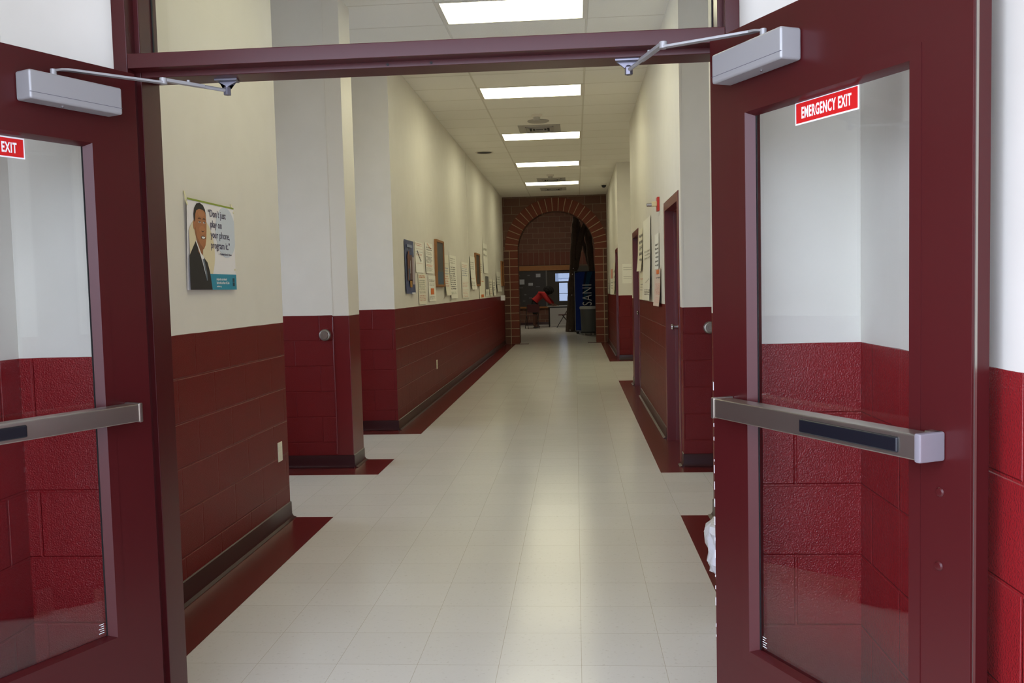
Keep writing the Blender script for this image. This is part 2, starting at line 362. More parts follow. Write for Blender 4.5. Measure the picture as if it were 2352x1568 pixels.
# ------------------------------------------------------------------ entry frame and transom
YF, Y2, YB = 2.48, 2.53, 2.645
XLo, XLi, XLs = -1.301, -1.26, -1.245
XRo, XRi, XRs = .457, .418, .405
fr = empty('trim_4', (0, YF, 0)); struct(fr, 'maroon steel frame of the double entry doors with transom above')
def fbox(n, *bx):
    b = B()
    for q in bx: b.box(q[0], q[1], q[2]-YF, q[3]-YF, q[4], q[5])
    return b.build(n, MAROON, fr, bevel=.0025)
fbox('jamb', (XLo, XLi, YF, Y2+.01, 0, 2.8), (XLo, XLs, Y2, YB, 0, 2.8))
fbox('jamb', (XRi, XRo, YF, Y2+.01, 0, 2.8), (XRs, XRo, Y2, YB, 0, 2.8))
hd = fbox('header', (XLi, XRi, YF, Y2+.01, 2.039, 2.081), (XLs, XRs, Y2, YB-.018, 2.023, 2.095))
fbox('top_rail', (XLi, XRi, YF, Y2+.01, 2.76, 2.8), (XLs, XRs, Y2, YB, 2.745, 2.8))
hb = B()
for x in (-.395, -.52): hb.lathe([(.004, .0), (.004, -.001)], (x, Y2-YF-.0005, 2.031), 10, 'Y')
hb.build('screw_hole', RUBBER, hd)
gk = B()
for x in (XLs, XRs): gk.box(x-.003, x+.003, YB-YF-.035, YB-YF-.028, 2.095, 2.745)
gk.build('glazing_gasket', RUBBER, fr)
wn = struct(B().box(XLs, XRs, YB-.028, YB-.022, 2.09, 2.75).build('window_1', GLASS, smooth=False), 'clear transom pane above the double doors')

# ------------------------------------------------------------------ the two open double doors
def leaf(side):
    if side == 'R': O = Vector((.362, 2.389, 0)); ang = math.atan2(-.8982, .4396); sw = -1
    else: O = Vector((-1.233, 2.466, 0)); ang = math.atan2(-.9117, -.4109); sw = 1
    d = empty('door_2' if side == 'R' else 'door_1', O, ang)
    struct(d, 'open maroon glass door on the right, its whole EMERGENCY EXIT sticker in view' if side == 'R' else 'open maroon glass door on the left, cut off by the picture edge')
    d['category'] = 'door'
    Wd, H, t = .807, 2.02, .045
    def b3(bb, s0, s1, w0, w1, z0, z1):
        ys = sorted((sw*w0, sw*w1)); bb.box(s0, s1, ys[0], ys[1], z0, z1); return bb
    gs0, gs1, gz0, gz1 = .148, .664, .444, 1.807     # daylight opening
    b = B()
    def ring(bb, lst):
        rr = [[bb.bm.verts.new((a, sw*w, c)) for a, c in ((q[0], q[2]), (q[1], q[2]), (q[1], q[3]), (q[0], q[3]))] for q, w in lst]
        for A, Bq in zip(rr, rr[1:]):
            for k in range(4): bb.bm.faces.new((A[k], A[(k+1) % 4], Bq[(k+1) % 4], Bq[k]))
    out, inn = (0, Wd, .008, H), (gs0, gs1, gz0, gz1)
    ring(b, [(inn, -t), (inn, 0), (out, 0), (out, -t), (inn, -t)])
    b.build('leaf_frame', MAROON, d, bevel=.0015)
    if side == 'R':     # short white dashes along the hinge edge
        ch = B(); rr_ = random.Random(2)
        for k in range(16):
            z = .42+.045*k+rr_.uniform(-.01, .01); L = rr_.choice((.006, .010, .022)); b3(ch, -.0009, .0012, -.003, .0006, z, z+L)
        ch.build('edge_dashes', WHITE_SIGN, d, smooth=False)
    # glazing moulding: a raised thin lip around the opening
    mb = B(); e = .028
    def V(s_, w_, z_): return mb.bm.verts.new((s_, sw*w_, z_))
    rects = [((gs0-e, gs1+e, gz0-e, gz1+e), -.004), ((gs0-e, gs1+e, gz0-e, gz1+e), .0016), ((.148, .664, .444, 1.807), .0022), ((.1635, .650, .452, 1.797), -.0185), ((.1635, .650, .452, 1.797), -.0195)]
    rr = [[V(a, w, c) for a, c in ((q[0], q[2]), (q[1], q[2]), (q[1], q[3]), (q[0], q[3]))] for q, w in rects]
    for A, Bq in zip(rr, rr[1:]):
        for k in range(4): mb.bm.faces.new((A[k], A[(k+1) % 4], Bq[(k+1) % 4], Bq[k]))
    mb.build('glazing_bead', MAROON, d)
    gkb = B()
    for (a0, a1, c0, c1) in ((.1630, .1665, .452, 1.797), (.647, .6505, .452, 1.797)): b3(gkb, a0, a1, -.0215, -.0185, c0, c1)
    gkb.build('gasket', RUBBER, d)
    g = b3(B(), gs0, gs1, -.026, -.020, gz0, gz1).build('glass_pane', GLASS, d, smooth=False)
    # etched maker's lines in the lower hinge corner of the glass
    et = B(); sx = .178
    for k, L in enumerate((.016, .012, .016, .010, .014)):
        b3(et, sx-.004, sx-.004+L, -.0199, -.0194, gz0+.020+k*.006, gz0+.0215+k*.006)
    et.build('etched_mark', WHITE_SIGN, g)
    # free edge weather strip
    ws = b3(B(), Wd-.001, Wd+.0015, -.012, -.006, .05, H-.02)
    ws.build('edge_seal', STEEL, d)
    # panic bar
    s0, s1, z0, z1 = .085, .748, 1.042, 1.096
    pb = B(); b3(pb, s0, s1-.012, .012, .060, z0+.002, z1-.002)
    bar = pb.build('panic_bar', STEEL, d, bevel=.004); bar['label'] = 'brushed steel panic bar'
    b3(B(), s0-.008, s0+.004, .0, .063, z0, z1).build('end_cap', STEEL, bar, bevel=.003)
    b3(B(), s1-.014, s1+.002, .0, .063, z0-.001, z1+.001).build('end_cap', mat('sky_tinted_end', (150, 145, 152), .3, .35), bar, bevel=.004)  # pale lavender of reflected sky put into this cap's colour
    b3(B(), s1-.03, s1-.002, .0, .02, z0-.001, z1+.001).build('mounting_base', STEEL, bar, bevel=.002)
    b3(B(), .415, .695, .052, .0655, 1.053, 1.084).build('push_pad', BLACKP, bar, bevel=.004, seg=3)['label'] = 'black push pad'
    # through-bolts
    for s_, z in ((.738, .979), (.736, .835)):
        prof = [(.0095, 0), (.0095, .001), (.007, .004), (.0, .0052)]
        B().lathe([(r, sw*h) for r, h in prof], (s_, 0, z), 14, 'Y').build('bolt', MAROON, d)
    # exit sticker
    q0, q1, c0, c1 = (.309, .509, 1.7465, 1.7985) if side == 'R' else (.327, .527, 1.744, 1.796)
    stk = b3(B(), q0, q1, -.0199, -.0192, c0, c1).build('exit_sticker', WHITE_SIGN, d, smooth=False); stk['label'] = 'white edged red exit sticker'
    b3(B(), q0+.0035, q1-.0035, -.0195, -.0187, c0+.0035, c1-.0035).build('red_field', RED_SIGN, stk, smooth=False)
    tb = text_bm('EMERGENCY EXIT', .0350, .50, .0010, .0004, 1.14, 'CENTER')
    xdir = (1, 0, 0) if side == 'R' else (-1, 0, 0)
    tb.build('lettering', WHITE_SIGN, stk, M=frame(((q0+q1)/2, sw*-.0183, (c0+c1)/2-.0125), xdir, (0, 0, 1)), smooth=False)
    # closer
    cl = b3(B(), .090, .355, 0, .058, 1.884, 1.956).build('door_closer', SILVER, d, bevel=.006, seg=3); cl['label'] = 'silver door closer body'
    b3(B(), .091, .354, .050, .0586, 1.9005, 1.9015).build('cover_seam', mat('seam_grey', (96, 94, 104), .5), cl)
    B().lathe([(.003, 0), (.003, -.003), (0, -.004)], (.25, sw*.03, 1.884), 8, 'Z').build('screw', CHROME, cl)
    # arm, worked out in world space then brought into the door's own frame
    inv = (Matrix.Translation(O) @ Matrix.Rotation(ang, 4, 'Z')).inverted()
    if side == 'R': piv, mid, elb, end = (.449, 2.146, 1.970), (.427, 2.193, 1.984), (.233, 2.303, 1.987), (.161, 2.546, 1.987)
    else: piv, mid, elb, end = (-1.325, 2.221, 1.970), (-1.307, 2.26, 1.984), (-1.137, 2.439, 1.985), (-1.014, 2.590, 1.987)
    P = lambda v: inv @ Vector(v)
    pv, md, el, en = P(piv), P(mid), P(elb), P(end)
    first = pv.lerp(md, .45)
    B().bar([pv+Vector((0, 0, .004)), first+Vector((0, 0, .004)), md, el], .019, .006).tube([pv+Vector((0, 0, -.02)), pv+Vector((0, 0, .008))], .008, 12).build('closer_arm', SILVER, d, bevel=.001)
    fa = B().bar([el+Vector((0, 0, .008)), el.lerp(en, .62)+Vector((0, 0, .006))], .016, .009).tube([el.lerp(en, .55)+Vector((0, 0, .006)), en+Vector((0, 0, .004))], .0055, 10)
    fa.tube([el+Vector((0, 0, -.004)), el+Vector((0, 0, .013))], .0105, 14).tube([el.lerp(en, .38)+Vector((0, 0, .01)), el.lerp(en, .38)+Vector((0, 0, .018))], .005, 10)
    fa.build('forearm', SILVER, d, bevel=.001)
    bz = 2.023
    bk = B(); c = Vector((end[0], min(2.590, end[1]+.015), bz))
    dx = 1 if side == 'R' else -1
    pl = [(-.038*dx-0, -.022), (.030*dx, -.022), (.030*dx, .022), (-.030*dx, .022)]
    bk.prism([(c.x+a, c.y+b_, bz-.006) for a, b_ in pl], (0, 0, .006))
    bk.prism([(c.x-.032*dx, c.y-.004, bz-.006), (c.x+.026*dx, c.y-.004, bz-.006), (c.x+.008, c.y-.004, bz-.026), (c.x-.008, c.y-.004, bz-.026)], (0, .008, 0))
    bk.tube([(c.x, c.y, bz-.02), (end[0], end[1], 1.983)], .0085, 12).tube([(end[0], end[1], 1.999), (end[0], end[1], 1.978)], .0115, 6)
    bk.build('arm_shoe', mat('cast_zinc', (120, 118, 128), .35, .7), d, bevel=.0008, M=inv)
    return d
leaf('L'); leaf('R')

# ------------------------------------------------------------------ ceiling lights and ceiling things
LENS = mat('light_diffuser', (250, 246, 230), .5, emit=(LAMP_COL, LAMP))
proto = None
def light(x, y, label):
    o = empty('ceiling_light', (x, y, CZ)); tag(o, label, 'light', 'fluorescent troffers along the corridor ceiling')
    b = B()
    for q in ((-.612, .612, -.306, -.28), (-.612, .612, .28, .306), (-.612, -.574, -.28, .28), (.574, .612, -.28, .28)): b.box(*q, -.006, .004)
    b.build('light_frame', WHITE_TRIM, o, bevel=.002)
    B().box(-.575, .575, -.281, .281, -.003, .0).build('diffuser', LENS, o, smooth=False)
names = ['fluorescent ceiling panel above the entry doors, out of view', 'large fluorescent ceiling panel seen through the transom, cut off by the top edge',
         'second fluorescent panel, the first one seen below the door header', 'third fluorescent panel, just beyond the first air vent',
         'fourth fluorescent panel, between the two air vents', 'fifth and farthest fluorescent panel before the brick arch']
for i in range(6): light(-.47, 7.457+3.048*(i-1), names[i])
sl = empty('ceiling_light', (2.4, 14.9, CZ)); tag(sl, 'fluorescent ceiling panel in the right side passage, out of view', 'light', 'fluorescent troffers along the corridor ceiling')
B().box(-.6, .6, -.3, .3, -.003, 0).build('diffuser', LENS, sl, smooth=False)
ll = empty('ceiling_light', (-1.2, 29.6, 5.0)); tag(ll, 'added ceiling panel that brightens the room beyond the arch, out of view', 'light')  # unseen panel, added to brighten the dark room
B().box(-.6, .6, -.6, .6, -.005, 0).build('diffuser', mat('added_diffuser', (240, 236, 220), .5, emit=((1, .9, .7, 1), 16)), ll, smooth=False)
# round vents, detectors, speaker, camera
VENT = mat('grille_grey', (176, 172, 166), .5); DARK = mat('dark_slot', (38, 36, 34), .7)
def vent(y, label):
    o = empty('air_vent', (-.47, y, CZ)); tag(o, label, 'vent', 'square ceiling air diffusers')
    B().box(-.30, .30, -.30, .30, -.008, 0).build('vent_plate', VENT, o, bevel=.002)
    for k in range(4):
        r = .20-.045*k; b = B()
        for q in ((-r, r, -r, -r+.012), (-r, r, r-.012, r), (-r, -r+.012, -r, r), (r-.012, r, -r, r)): b.box(*q, -.02, -.008)
        b.build('louver', VENT, o)
    B().box(-.15, .15, -.15, .15, -.0095, -.008).build('slot_backing', DARK, o)
vent(12.93, 'square white ceiling air vent before the third light panel'); vent(19.0, 'square ceiling air vent before the farthest light panel'); vent(20.78, 'square ceiling air vent closest to the brick arch')
def detector(y, label):
    o = empty('smoke_detector', (-.47, y, CZ)); tag(o, label, 'smoke detector', 'smoke detectors on the ceiling')
    B().lathe([(.075, 0), (.075, -.02), (.06, -.03), (.045, -.034)], (0, 0, 0), 20).build('base', WHITE_TRIM, o)
    B().lathe([(.045, -.034), (.042, -.075), (.03, -.085), (0, -.086)], (0, 0, 0), 20).build('sensor_head', VENT, o)
detector(11.9, 'white smoke detector on the ceiling after the second light panel'); detector(18.2, 'small smoke detector on the ceiling before the farthest light panel')
sp = tag(B().lathe([(.15, 0), (.15, -.006), (.14, -.012), (0, -.013)], (-.467, 12.34, CZ), 28).build('ceiling_speaker', VENT), 'flat round ceiling speaker beside the first air vent', 'speaker')
cm = empty('security_camera', (.677, 20.1, CZ)); tag(cm, 'small dark dome camera on the ceiling near the arch', 'camera')
B().lathe([(.07, 0), (.07, -.025), (.06, -.03)], (0, 0, 0), 18).build('housing', WHITE_TRIM, cm)
B().lathe([(.055, -.028), (.05, -.055), (.03, -.08), (0, -.088)], (0, 0, 0), 18).build('dome', BLACKP, cm)
dl = empty('downlight', (-1.48, 14.95, CZ)); tag(dl, 'round recessed ceiling fixture by the left wall with dark rim', 'light')
B().lathe([(.15, 0), (.15, -.008), (.13, -.01), (.125, -.003)], (0, 0, 0), 24).build('rim', WHITE_TRIM, dl)
B().lathe([(.126, -.004), (0, -.0041)], (0, 0, 0), 24).build('opening', DARK, dl)

# ------------------------------------------------------------------ small wall hardware
def holder(x, y, label):
    o = empty('door_holder', (x, y, 1.06)); tag(o, label, 'door holder', 'round magnetic door holders')
    B().lathe([(.046, 0), (.046, -.02), (.040, -.028), (.034, -.03)], (0, 0, 0), 28, 'Y').build('housing', mat('nickel', (150, 144, 136), .35, .8), o)
    B().lathe([(.033, -.029), (.030, -.036), (.016, -.036), (.014, -.033), (0, -.033)], (0, 0, 0), 28, 'Y').build('magnet_disc', STEEL, o)
holder(-1.982, 6.875, 'round grey magnetic door holder on the left wing wall'); holder(1.0, 6.765, 'round grey magnetic door holder on the right wing wall')
def outlet(y, label):
    o = empty('outlet', (XL, y, .442)); tag(o, label, 'outlet', 'ivory wall outlets')
    B().box(0, .006, -.036, .036, -.058, .058).build('cover_plate', PLATE, o, bevel=.002)
    for z in (-.02, .02): B().box(.005, .008, -.016, .016, z-.014, z+.014).build('socket', PLATE, o, bevel=.001)
outlet(5.178, 'ivory wall outlet at the end of the near left wall'); outlet(11.25, 'ivory wall outlet low on the long left wall')
sd = empty('fire_alarm', (XR, 8.5, 2.15)); tag(sd, 'red fire alarm strobe with a white lens, high on the right wall', 'alarm')
B().box(-.022, 0, -.06, .06, -.065, .065).build('red_plate', mat('alarm_red', (196, 40, 26), .4), sd, bevel=.004)
B().prism([(-.02, -.03, -.02), (-.02, .03, -.02), (-.02, .03, .025), (-.02, -.03, .025)], (-.05, 0, 0)).build('strobe_lens', mat('strobe_white', (226, 216, 170), .3), sd, bevel=.006)
B().lathe([(.018, 0), (.016, -.045), (0, -.05)], (-.07, .0, -.004), 12, 'X').build('horn', CHROME, sd)
dsp = empty('soap_dispenser', (XL, 21.3, 1.115)); tag(dsp, 'small white wall-mounted dispenser box near the arch', 'dispenser')
B().box(0, .10, -.07, .07, 0, .125).build('body', WHITE_SIGN, dsp, bevel=.01)
B().box(.09, .104, -.05, .05, .01, .04).build('push_lever', mat('dispenser_grey', (170, 172, 180), .4), dsp, bevel=.004)

# ------------------------------------------------------------------ papers and boards on the walls
INK = {'k': mat('black_marker', (104, 100, 98), .7), 'r': mat('red_marker', (214, 150, 134), .7), 'b': mat('blue_marker', (160, 164, 182), .7), 'o': mat('orange_marker', (214, 110, 40), .7),
       'g': mat('green_marker', (164, 172, 158), .7), 'y': mat('grey_pencil', (182, 178, 166), .7), 'p': mat('pink_marker', (226, 184, 172), .7)}
def sheet(side, y0, y1, z0, z1, label, m=PAPER, marks=(), curl=.012, group=None, name='paper', tilt=0, cat='paper'):
    """a sheet fixed to a corridor wall, its free edge curling off; marks = (v0,v1,colour,kind)"""
    X = XL if side < 0 else XR; nx = 1 if side < 0 else -1
    y0, y1 = min(y0, y1), max(y0, y1); yc = (y0+y1)/2; w = y1-y0; h = z1-z0
    o = empty(name, (X, yc, z0)); tag(o, label, cat, group or 'papers pinned along the corridor walls')
    rnd = random.Random(label)
    def off(u, v):
        e = abs(u-.5)*2
        return .003+.5*curl*(e**3)*(.35+.65*(1-v)) + curl*.3*(1-v)**4
    b = B(); nu, nv = 8, 10; g = []
    for j in range(nv+1):
        row = []
        for i in range(nu+1):
            u, v = i/nu, j/nv
            row.append(b.bm.verts.new((nx*off(u, v), (u-.5)*w+tilt*(v-.5), v*h)))
        g.append(row)
    for j in range(nv):
        for i in range(nu): b.bm.faces.new((g[j][i], g[j][i+1], g[j+1][i+1], g[j+1][i]))
    bmesh.ops.solidify(b.bm, geom=b.bm.faces[:], thickness=.0012)
    by = {}; inks = [m]
    for (v0, v1, c, kind) in marks: by.setdefault(c, []).append((v0, v1, kind))
    for c, lst in by.items():
        b.bm.faces.ensure_lookup_table(); n0 = len(b.bm.faces)
        def quad(u0, u1, va, vb):
            steps = max(1, int((u1-u0)/.12))
            for k in range(steps):
                a, d = u0+(u1-u0)*k/steps, u0+(u1-u0)*(k+1)/steps
                P = [(nx*(off(uu, vv)+.0025), (uu-.5)*w+tilt*(vv-.5), vv*h) for uu, vv in ((a, va), (d, va), (d, vb), (a, vb))]
                b.prism(P, (nx*.0006, 0, 0))
        for v0, v1, kind in lst:
            if kind == 'fill': quad(.06, .94, v0, v1)
            elif kind == 'blob': quad(.30, .75, v0, v1)
            elif kind == 'line':
                quad(.05, .95, v0, v0+.006)
            elif kind == 'diag':
                for k in range(7): quad(.25+.07*k, .36+.07*k, v1-(v1-v0)*(k+1)/7, v1-(v1-v0)*k/7-.01)
            else:
                n = kind if isinstance(kind, int) else 4
                for k in range(n):
                    v = v0+(v1-v0)*(k+.5)/n; u = .10; hh = (v1-v0)/n*.32
                    while u < .85:
                        L = rnd.uniform(.012, .05); quad(u, min(.92, u+L), v-hh*rnd.uniform(.2, .9), v+hh*rnd.uniform(.1, .9)); u += L+(rnd.uniform(.008, .02) if rnd.random() < .75 else .05)
        b.bm.faces.ensure_lookup_table(); inks.append(INK[c])
        for f in b.bm.faces[n0:]: f.material_index = len(inks)-1
    so_ = b.build('sheet', m, o, smooth=False)
    for q in inks[1:]: so_.data.materials.append(q)
    return o
# blue poster with a curled, shiny lower edge
bp_ = sheet(-1, 9.28, 9.82, 1.363, 1.94, 'blue picture poster, first sheet on the long left wall', mat('blue_print', (58, 72, 118), .35, vary=.5), (), .02, 'posters on the left wall', 'poster', 0, 'poster')
def patch(o, name, m, y0, y1, z0, z1, x=.012):
    return B().box(x, x+.001, y0, y1, z0, z1).build(name, m, o, smooth=False)
patch(bp_, 'title_band', mat('pale_blue_ink', (140, 150, 178), .5), -.15, .16, .50, .53); patch(bp_, 'picture', mat('brown_ink', (96, 62, 58), .5, vary=.5), -.15, .12, .14, .42)
patch(bp_, 'picture', mat('gold_ink', (170, 128, 60), .5), -.02, .10, .07, .15); patch(bp_, 'figure', mat('rust_ink', (120, 70, 52), .5), -.11, -.04, .30, .46, .0132); patch(bp_, 'figure', mat('white_ink', (178, 176, 180), .5), .0, .03, .22, .36, .0132); patch(bp_, 'figure', mat('slate_ink', (60, 76, 104), .5), -.10, -.02, .15, .27, .0132)
patch(bp_, 'lower_margin', mat('lilac_ink', (172, 160, 170), .5), .12, .24, .1, .40, .014)
B().box(.02, .028, .02, .20, -.004, .012).build('tape', WHITE_SIGN, bp_)
sheet(-1, 9.91, 10.41, 1.60, 1.952, 'white drawing with pink lines and black blots next to the blue poster', PAPER, ((.86, .97, 'r', 2), (.78, .79, 'r', 'line'), (.68, .69, 'b', 'line'), (.55, .62, 'r', 2), (.38, .72, 'k', 'diag'), (.30, .31, 'r', 'line')), .012)
sheet(-1, 10.59, 11.15, 1.603, 1.975, 'white handwritten sheet with orange corner left of the first wooden board', PAPER, ((.82, .98, 'o', 'diag'), (.74, .88, 'k', 2), (.6, .72, 'y', 2), (.34, .56, 'k', 5), (.22, .30, 'o', 2), (.05, .2, 'y', 4)), .012)
sheet(-1, 10.06, 10.58, 1.234, 1.593, 'faint white drawing hanging under the pink-lined sheet', PAPER2, ((.85, .95, 'o', 2), (.5, .8, 'g', 5), (.1, .3, 'r', 4), (.35, .5, 'y', 3)), .010)
sheet(-1, 10.76, 11.31, 1.26, 1.577, 'white sheet with a tall orange block under the first wooden board', PAPER, ((.74, .86, 'k', 2), (.6, .7, 'y', 2), (.26, .50, 'o', 'blob'), (.06, .2, 'k', 3)), .010)
sheet(-1, 12.05, 12.51, 1.322, 1.884, 'narrow sheet with a curled left edge just right of the first wooden board', PAPER2, ((.78, .79, 'y', 'line'), (.5, .7, 'b', 3), (.2, .5, 'r', 5)), .05)
sheet(-1, 12.60, 13.31, 1.27, 1.897, 'long white drawing with dark writing and flared bottom corner', PAPER, ((.8, .95, 'y', 3), (.45, .75, 'k', 6), (.2, .45, 'k', 5), (.1, .16, 'g', 2)), .03)
sheet(-1, 13.95, 14.8, 1.261, 1.836, 'white sheet with pink and red lines before the wall joint strip', PAPER, ((.85, .95, 'r', 2), (.6, .85, 'b', 4), (.44, .45, 'r', 'line'), (.3, .42, 'p', 3), (.22, .23, 'r', 'line'), (.02, .18, 'p', 4)), .015)
sheet(-1, 15.07, 15.78, 1.395, 1.967, 'curled white sheet left of the second wooden board', PAPER, ((.6, .85, 'y', 4), (.3, .35, 'r', 1), (.1, .25, 'y', 3)), .05)
sheet(-1, 16.66, 17.06, 1.592, 1.964, 'small sheet right of the second wooden board', PAPER2, ((.3, .8, 'y', 5),), .012)
sheet(-1, 17.31, 18.15, 1.716, 2.306, 'highest blank white sheet on the long left wall', PAPER, ((.5, .9, 'y', 2),), .02)
sheet(-1, 17.63, 18.30, 1.262, 1.674, 'white sheet with a dark grey printed block under the highest sheet', PAPER, ((.32, .96, 'k', 'fill'), (.05, .25, 'y', 3)), .015)
sheet(-1, 16.50, 17.50, 1.222, 1.585, 'low sheet with small orange mark under the second wooden board', PAPER2, ((.05, .2, 'o', 'blob'), (.85, .95, 'o', 1)), .012)
sheet(-1, 18.45, 19.05, 1.25, 1.603, 'pale sheet low on the wall, right of the dark printed one', PAPER2, ((.3, .9, 'y', 4), (.1, .3, 'p', 2)), .02)
sheet(-1, 19.2, 19.8, 1.25, 1.59, 'pale low sheet, second to the right of the dark printed one', PAPER, ((.3, .9, 'y', 4),), .03)
sheet(-1, 20.06, 21.15, 1.334, 1.791, 'pale curled sheet left of the last wooden board', PAPER, ((.3, .8, 'y', 4),), .05)
def board(y0, y1, z0, z1, label, panel, blue=False):
    o = empty('notice_board', (XL, (y0+y1)/2, z0)); tag(o, label, 'notice board', 'wood framed boards on the left wall')
    w = (y1-y0)/2; h = z1-z0; b = B(); e = .05
    for q in ((-w, -w+e, 0, h), (w-e, w, 0, h), (-w+e, w-e, 0, e*.6), (-w+e, w-e, h-e*.6, h)): b.box(0, .032, q[0], q[1], q[2], q[3])
    b.build('board_frame', WOOD, o, bevel=.003)
    B().box(.0, .018, -w+e, w-e, e*.6, h-e*.6).build('panel', panel, o)
    if blue: B().box(.018, .0195, -w+e+.03, w-e, e*.6, .2).build('blue_sheet', mat('slate_blue', (58, 82, 104), .6), o)
board(11.32, 11.99, 1.438, 2.05, 'wooden framed dark board nearest on the long left wall, blue at its foot', mat('board_dark', (70, 74, 78), .5), True)
board(15.84, 16.54, 1.456, 2.051, 'wooden framed dark board, second along the long left wall', mat('board_brown', (66, 56, 44), .6))
board(21.42, 22.1, 1.465, 2.071, 'wooden framed board closest to the brick arch on the left wall', WOOD)
# right wall
sheet(1, 9.37, 10.36, 1.226, 2.124, 'tallest white paper on the right wall, bowed outward, black scrawl at its foot', PAPER, ((.22, .27, 'k', 'diag'), (.06, .14, 'k', 3), (.5, .62, 'y', 3)), .04)
sheet(1, 10.40, 11.1, 1.564, 2.07, 'curled paper with dark strokes between the tall paper and a door', PAPER2, ((.2, .9, 'k', 5), (.4, .7, 'y', 4)), .05)
sheet(1, 10.38, 11.08, 1.222, 1.55, 'pale sheet under the curled paper by the door', PAPER2, ((.7, .8, 'r', 1), (.3, .6, 'y', 3)), .015)
sheet(1, 8.51, 8.94, 1.545, 1.887, 'narrow white written sheet under the red fire alarm', PAPER, ((.05, .75, 'k', 6),), .012)
sheet(1, 8.35, 8.95, 1.185, 1.547, 'pinkish sheet with orange blot hanging over the red paint', mat('pink_paper', (222, 200, 186), .7), ((.86, .97, 'o', 'blob'), (.72, .8, 'k', 1), (.3, .62, 'r', 6), (.08, .25, 'p', 3)), .035)
sheet(1, 21.06, 21.7, 1.215, 1.56, 'far low white sheet on the right wall by the arch', PAPER, ((.3, .8, 'y', 3),), .02)
sheet(1, 18.9, 20.0, 1.212, 1.776, 'far sheet with red upper half on the right wall', PAPER, ((.62, .98, 'r', 'fill'), (.2, .5, 'y', 3)), .03)
sheet(1, 17.75, 18.6, 1.223, 1.877, 'far curled sheet beside the last door on the right wall', PAPER2, ((.3, .8, 'y', 3),), .05)
fp = empty('paper', (.975, 16.70, 1.44)); tag(fp, 'pair of white notices on the wall end facing down the corridor', 'paper', 'papers pinned along the corridor walls')
B().box(-.10, .11, -.003, 0, .0, .19).build('sheet', PAPER, fp, smooth=False); B().box(-.10, .11, -.004, 0, .185, .36).build('sheet', PAPER, fp, smooth=False)
for (x1, y0, z0) in ((.09, -.0045, .09), (.07, -.0045, .12), (.09, -.0055, .25), (.09, -.0055, .29)): B().box(-.08, x1, y0, y0+.0015, z0, z0+.008).build('text_line', INK['y'], fp, smooth=False)

# ------------------------------------------------------------------ portrait poster on the near left wall
po = empty('poster', (XL, 4.012, 1.418)); tag(po, 'quote poster with a smiling man in a dark suit on the near left wall', 'poster', 'posters on the left wall')
PH = .429; PW = .56
def skew(y, z): return (y, z)        # local poster coordinates: y to the right, z up
def pol(name, m, pts, x, parent=po, th=.0004):
    return B().prism([(x, p[0]-4.025, p[1]-1.418) for p in pts], (th, 0, 0)).build(name, m, parent, smooth=False)
def ell(cy, cz, ry, rz, n=28, a0=0, a1=2*math.pi):
    return [(cy+ry*math.cos(a0+(a1-a0)*k/n), cz+rz*math.sin(a0+(a1-a0)*k/n)) for k in range(n)]
PS = mat('poster_paper', (238, 236, 240), .45)
XX = .0155
g = B(); rows = []
for j in range(9):   # the left edge curls back to the wall towards the foot
    rows.append([g.bm.verts.new((XX-.0012-(.010*(1-j/8)*max(0, 1-i/2)**2), (-.010*(1-j/8) if i == 0 else 0)+PW*i/16-.004*(1-j/8), PH*j/8)) for i in range(17)])
for j in range(8):
    for i in range(16): g.bm.faces.new((rows[j][i], rows[j][i+1], rows[j+1][i+1], rows[j+1][i]))
bmesh.ops.solidify(g.bm, geom=g.bm.faces[:], thickness=.0008)
shn = g.build('sheet', PS, po)
pol('green_rule', mat('olive_green', (140, 158, 44), .5), [(4.027, 1.838), (4.585, 1.838), (4.585, 1.8465), (4.027, 1.8465)], XX)
pol('tan_circle', mat('tan_print', (226, 214, 180), .5), [p for p in ell(4.16, 1.60, .158, .165, 40) if p[0] > 4.022], XX-.0004)
pol('blue_circle', mat('pale_blue_print', (206, 215, 228), .5), [(min(p[0], 4.584), p[1]) for p in ell(4.47, 1.71, .13, .128, 40)], XX-.0004)
pol('banner', mat('teal_print', (32, 140, 170), .5), [(4.24, 1.419), (4.583, 1.419), (4.583, 1.497), (4.24, 1.497)], XX)
man = pol('portrait', mat('suit_black', (28, 26, 30), .55), [(4.022, 1.419), (4.024, 1.578), (4.06, 1.612), (4.098, 1.648), (4.13, 1.622), (4.182, 1.576), (4.222, 1.552), (4.248, 1.506), (4.262, 1.452), (4.27, 1.419)], XX+.0004)
SK = mat('skin_print', (172, 112, 72), .5, vary=.12)
hp = [(4.122, 1.60), (4.108, 1.66), (4.092, 1.70), (4.084, 1.725), (4.084, 1.742), (4.090, 1.748), (4.092, 1.79), (4.112, 1.815), (4.150, 1.826), (4.186, 1.822), (4.212, 1.806), (4.226, 1.775), (4.230, 1.74), (4.226, 1.70), (4.220, 1.665), (4.208, 1.634), (4.190, 1.617), (4.176, 1.612), (4.172, 1.585), (4.16, 1.575)]
pol('face', SK, hp, XX+.0008, man)
pol('hair', mat('hair_print', (30, 24, 22), .6), [(4.092, 1.738), (4.087, 1.775), (4.098, 1.805), (4.125, 1.828), (4.158, 1.834), (4.195, 1.826), (4.218, 1.806), (4.228, 1.775), (4.216, 1.795), (4.190, 1.803), (4.150, 1.804), (4.118, 1.795), (4.104, 1.775), (4.100, 1.745)], XX+.0012, man)
pol('shirt', WHITE_SIGN, [(4.098, 1.648), (4.104, 1.655), (4.118, 1.636), (4.150, 1.595), (4.172, 1.583), (4.180, 1.577), (4.196, 1.53), (4.208, 1.478), (4.20, 1.478), (4.165, 1.55), (4.13, 1.605)], XX+.0012, man)
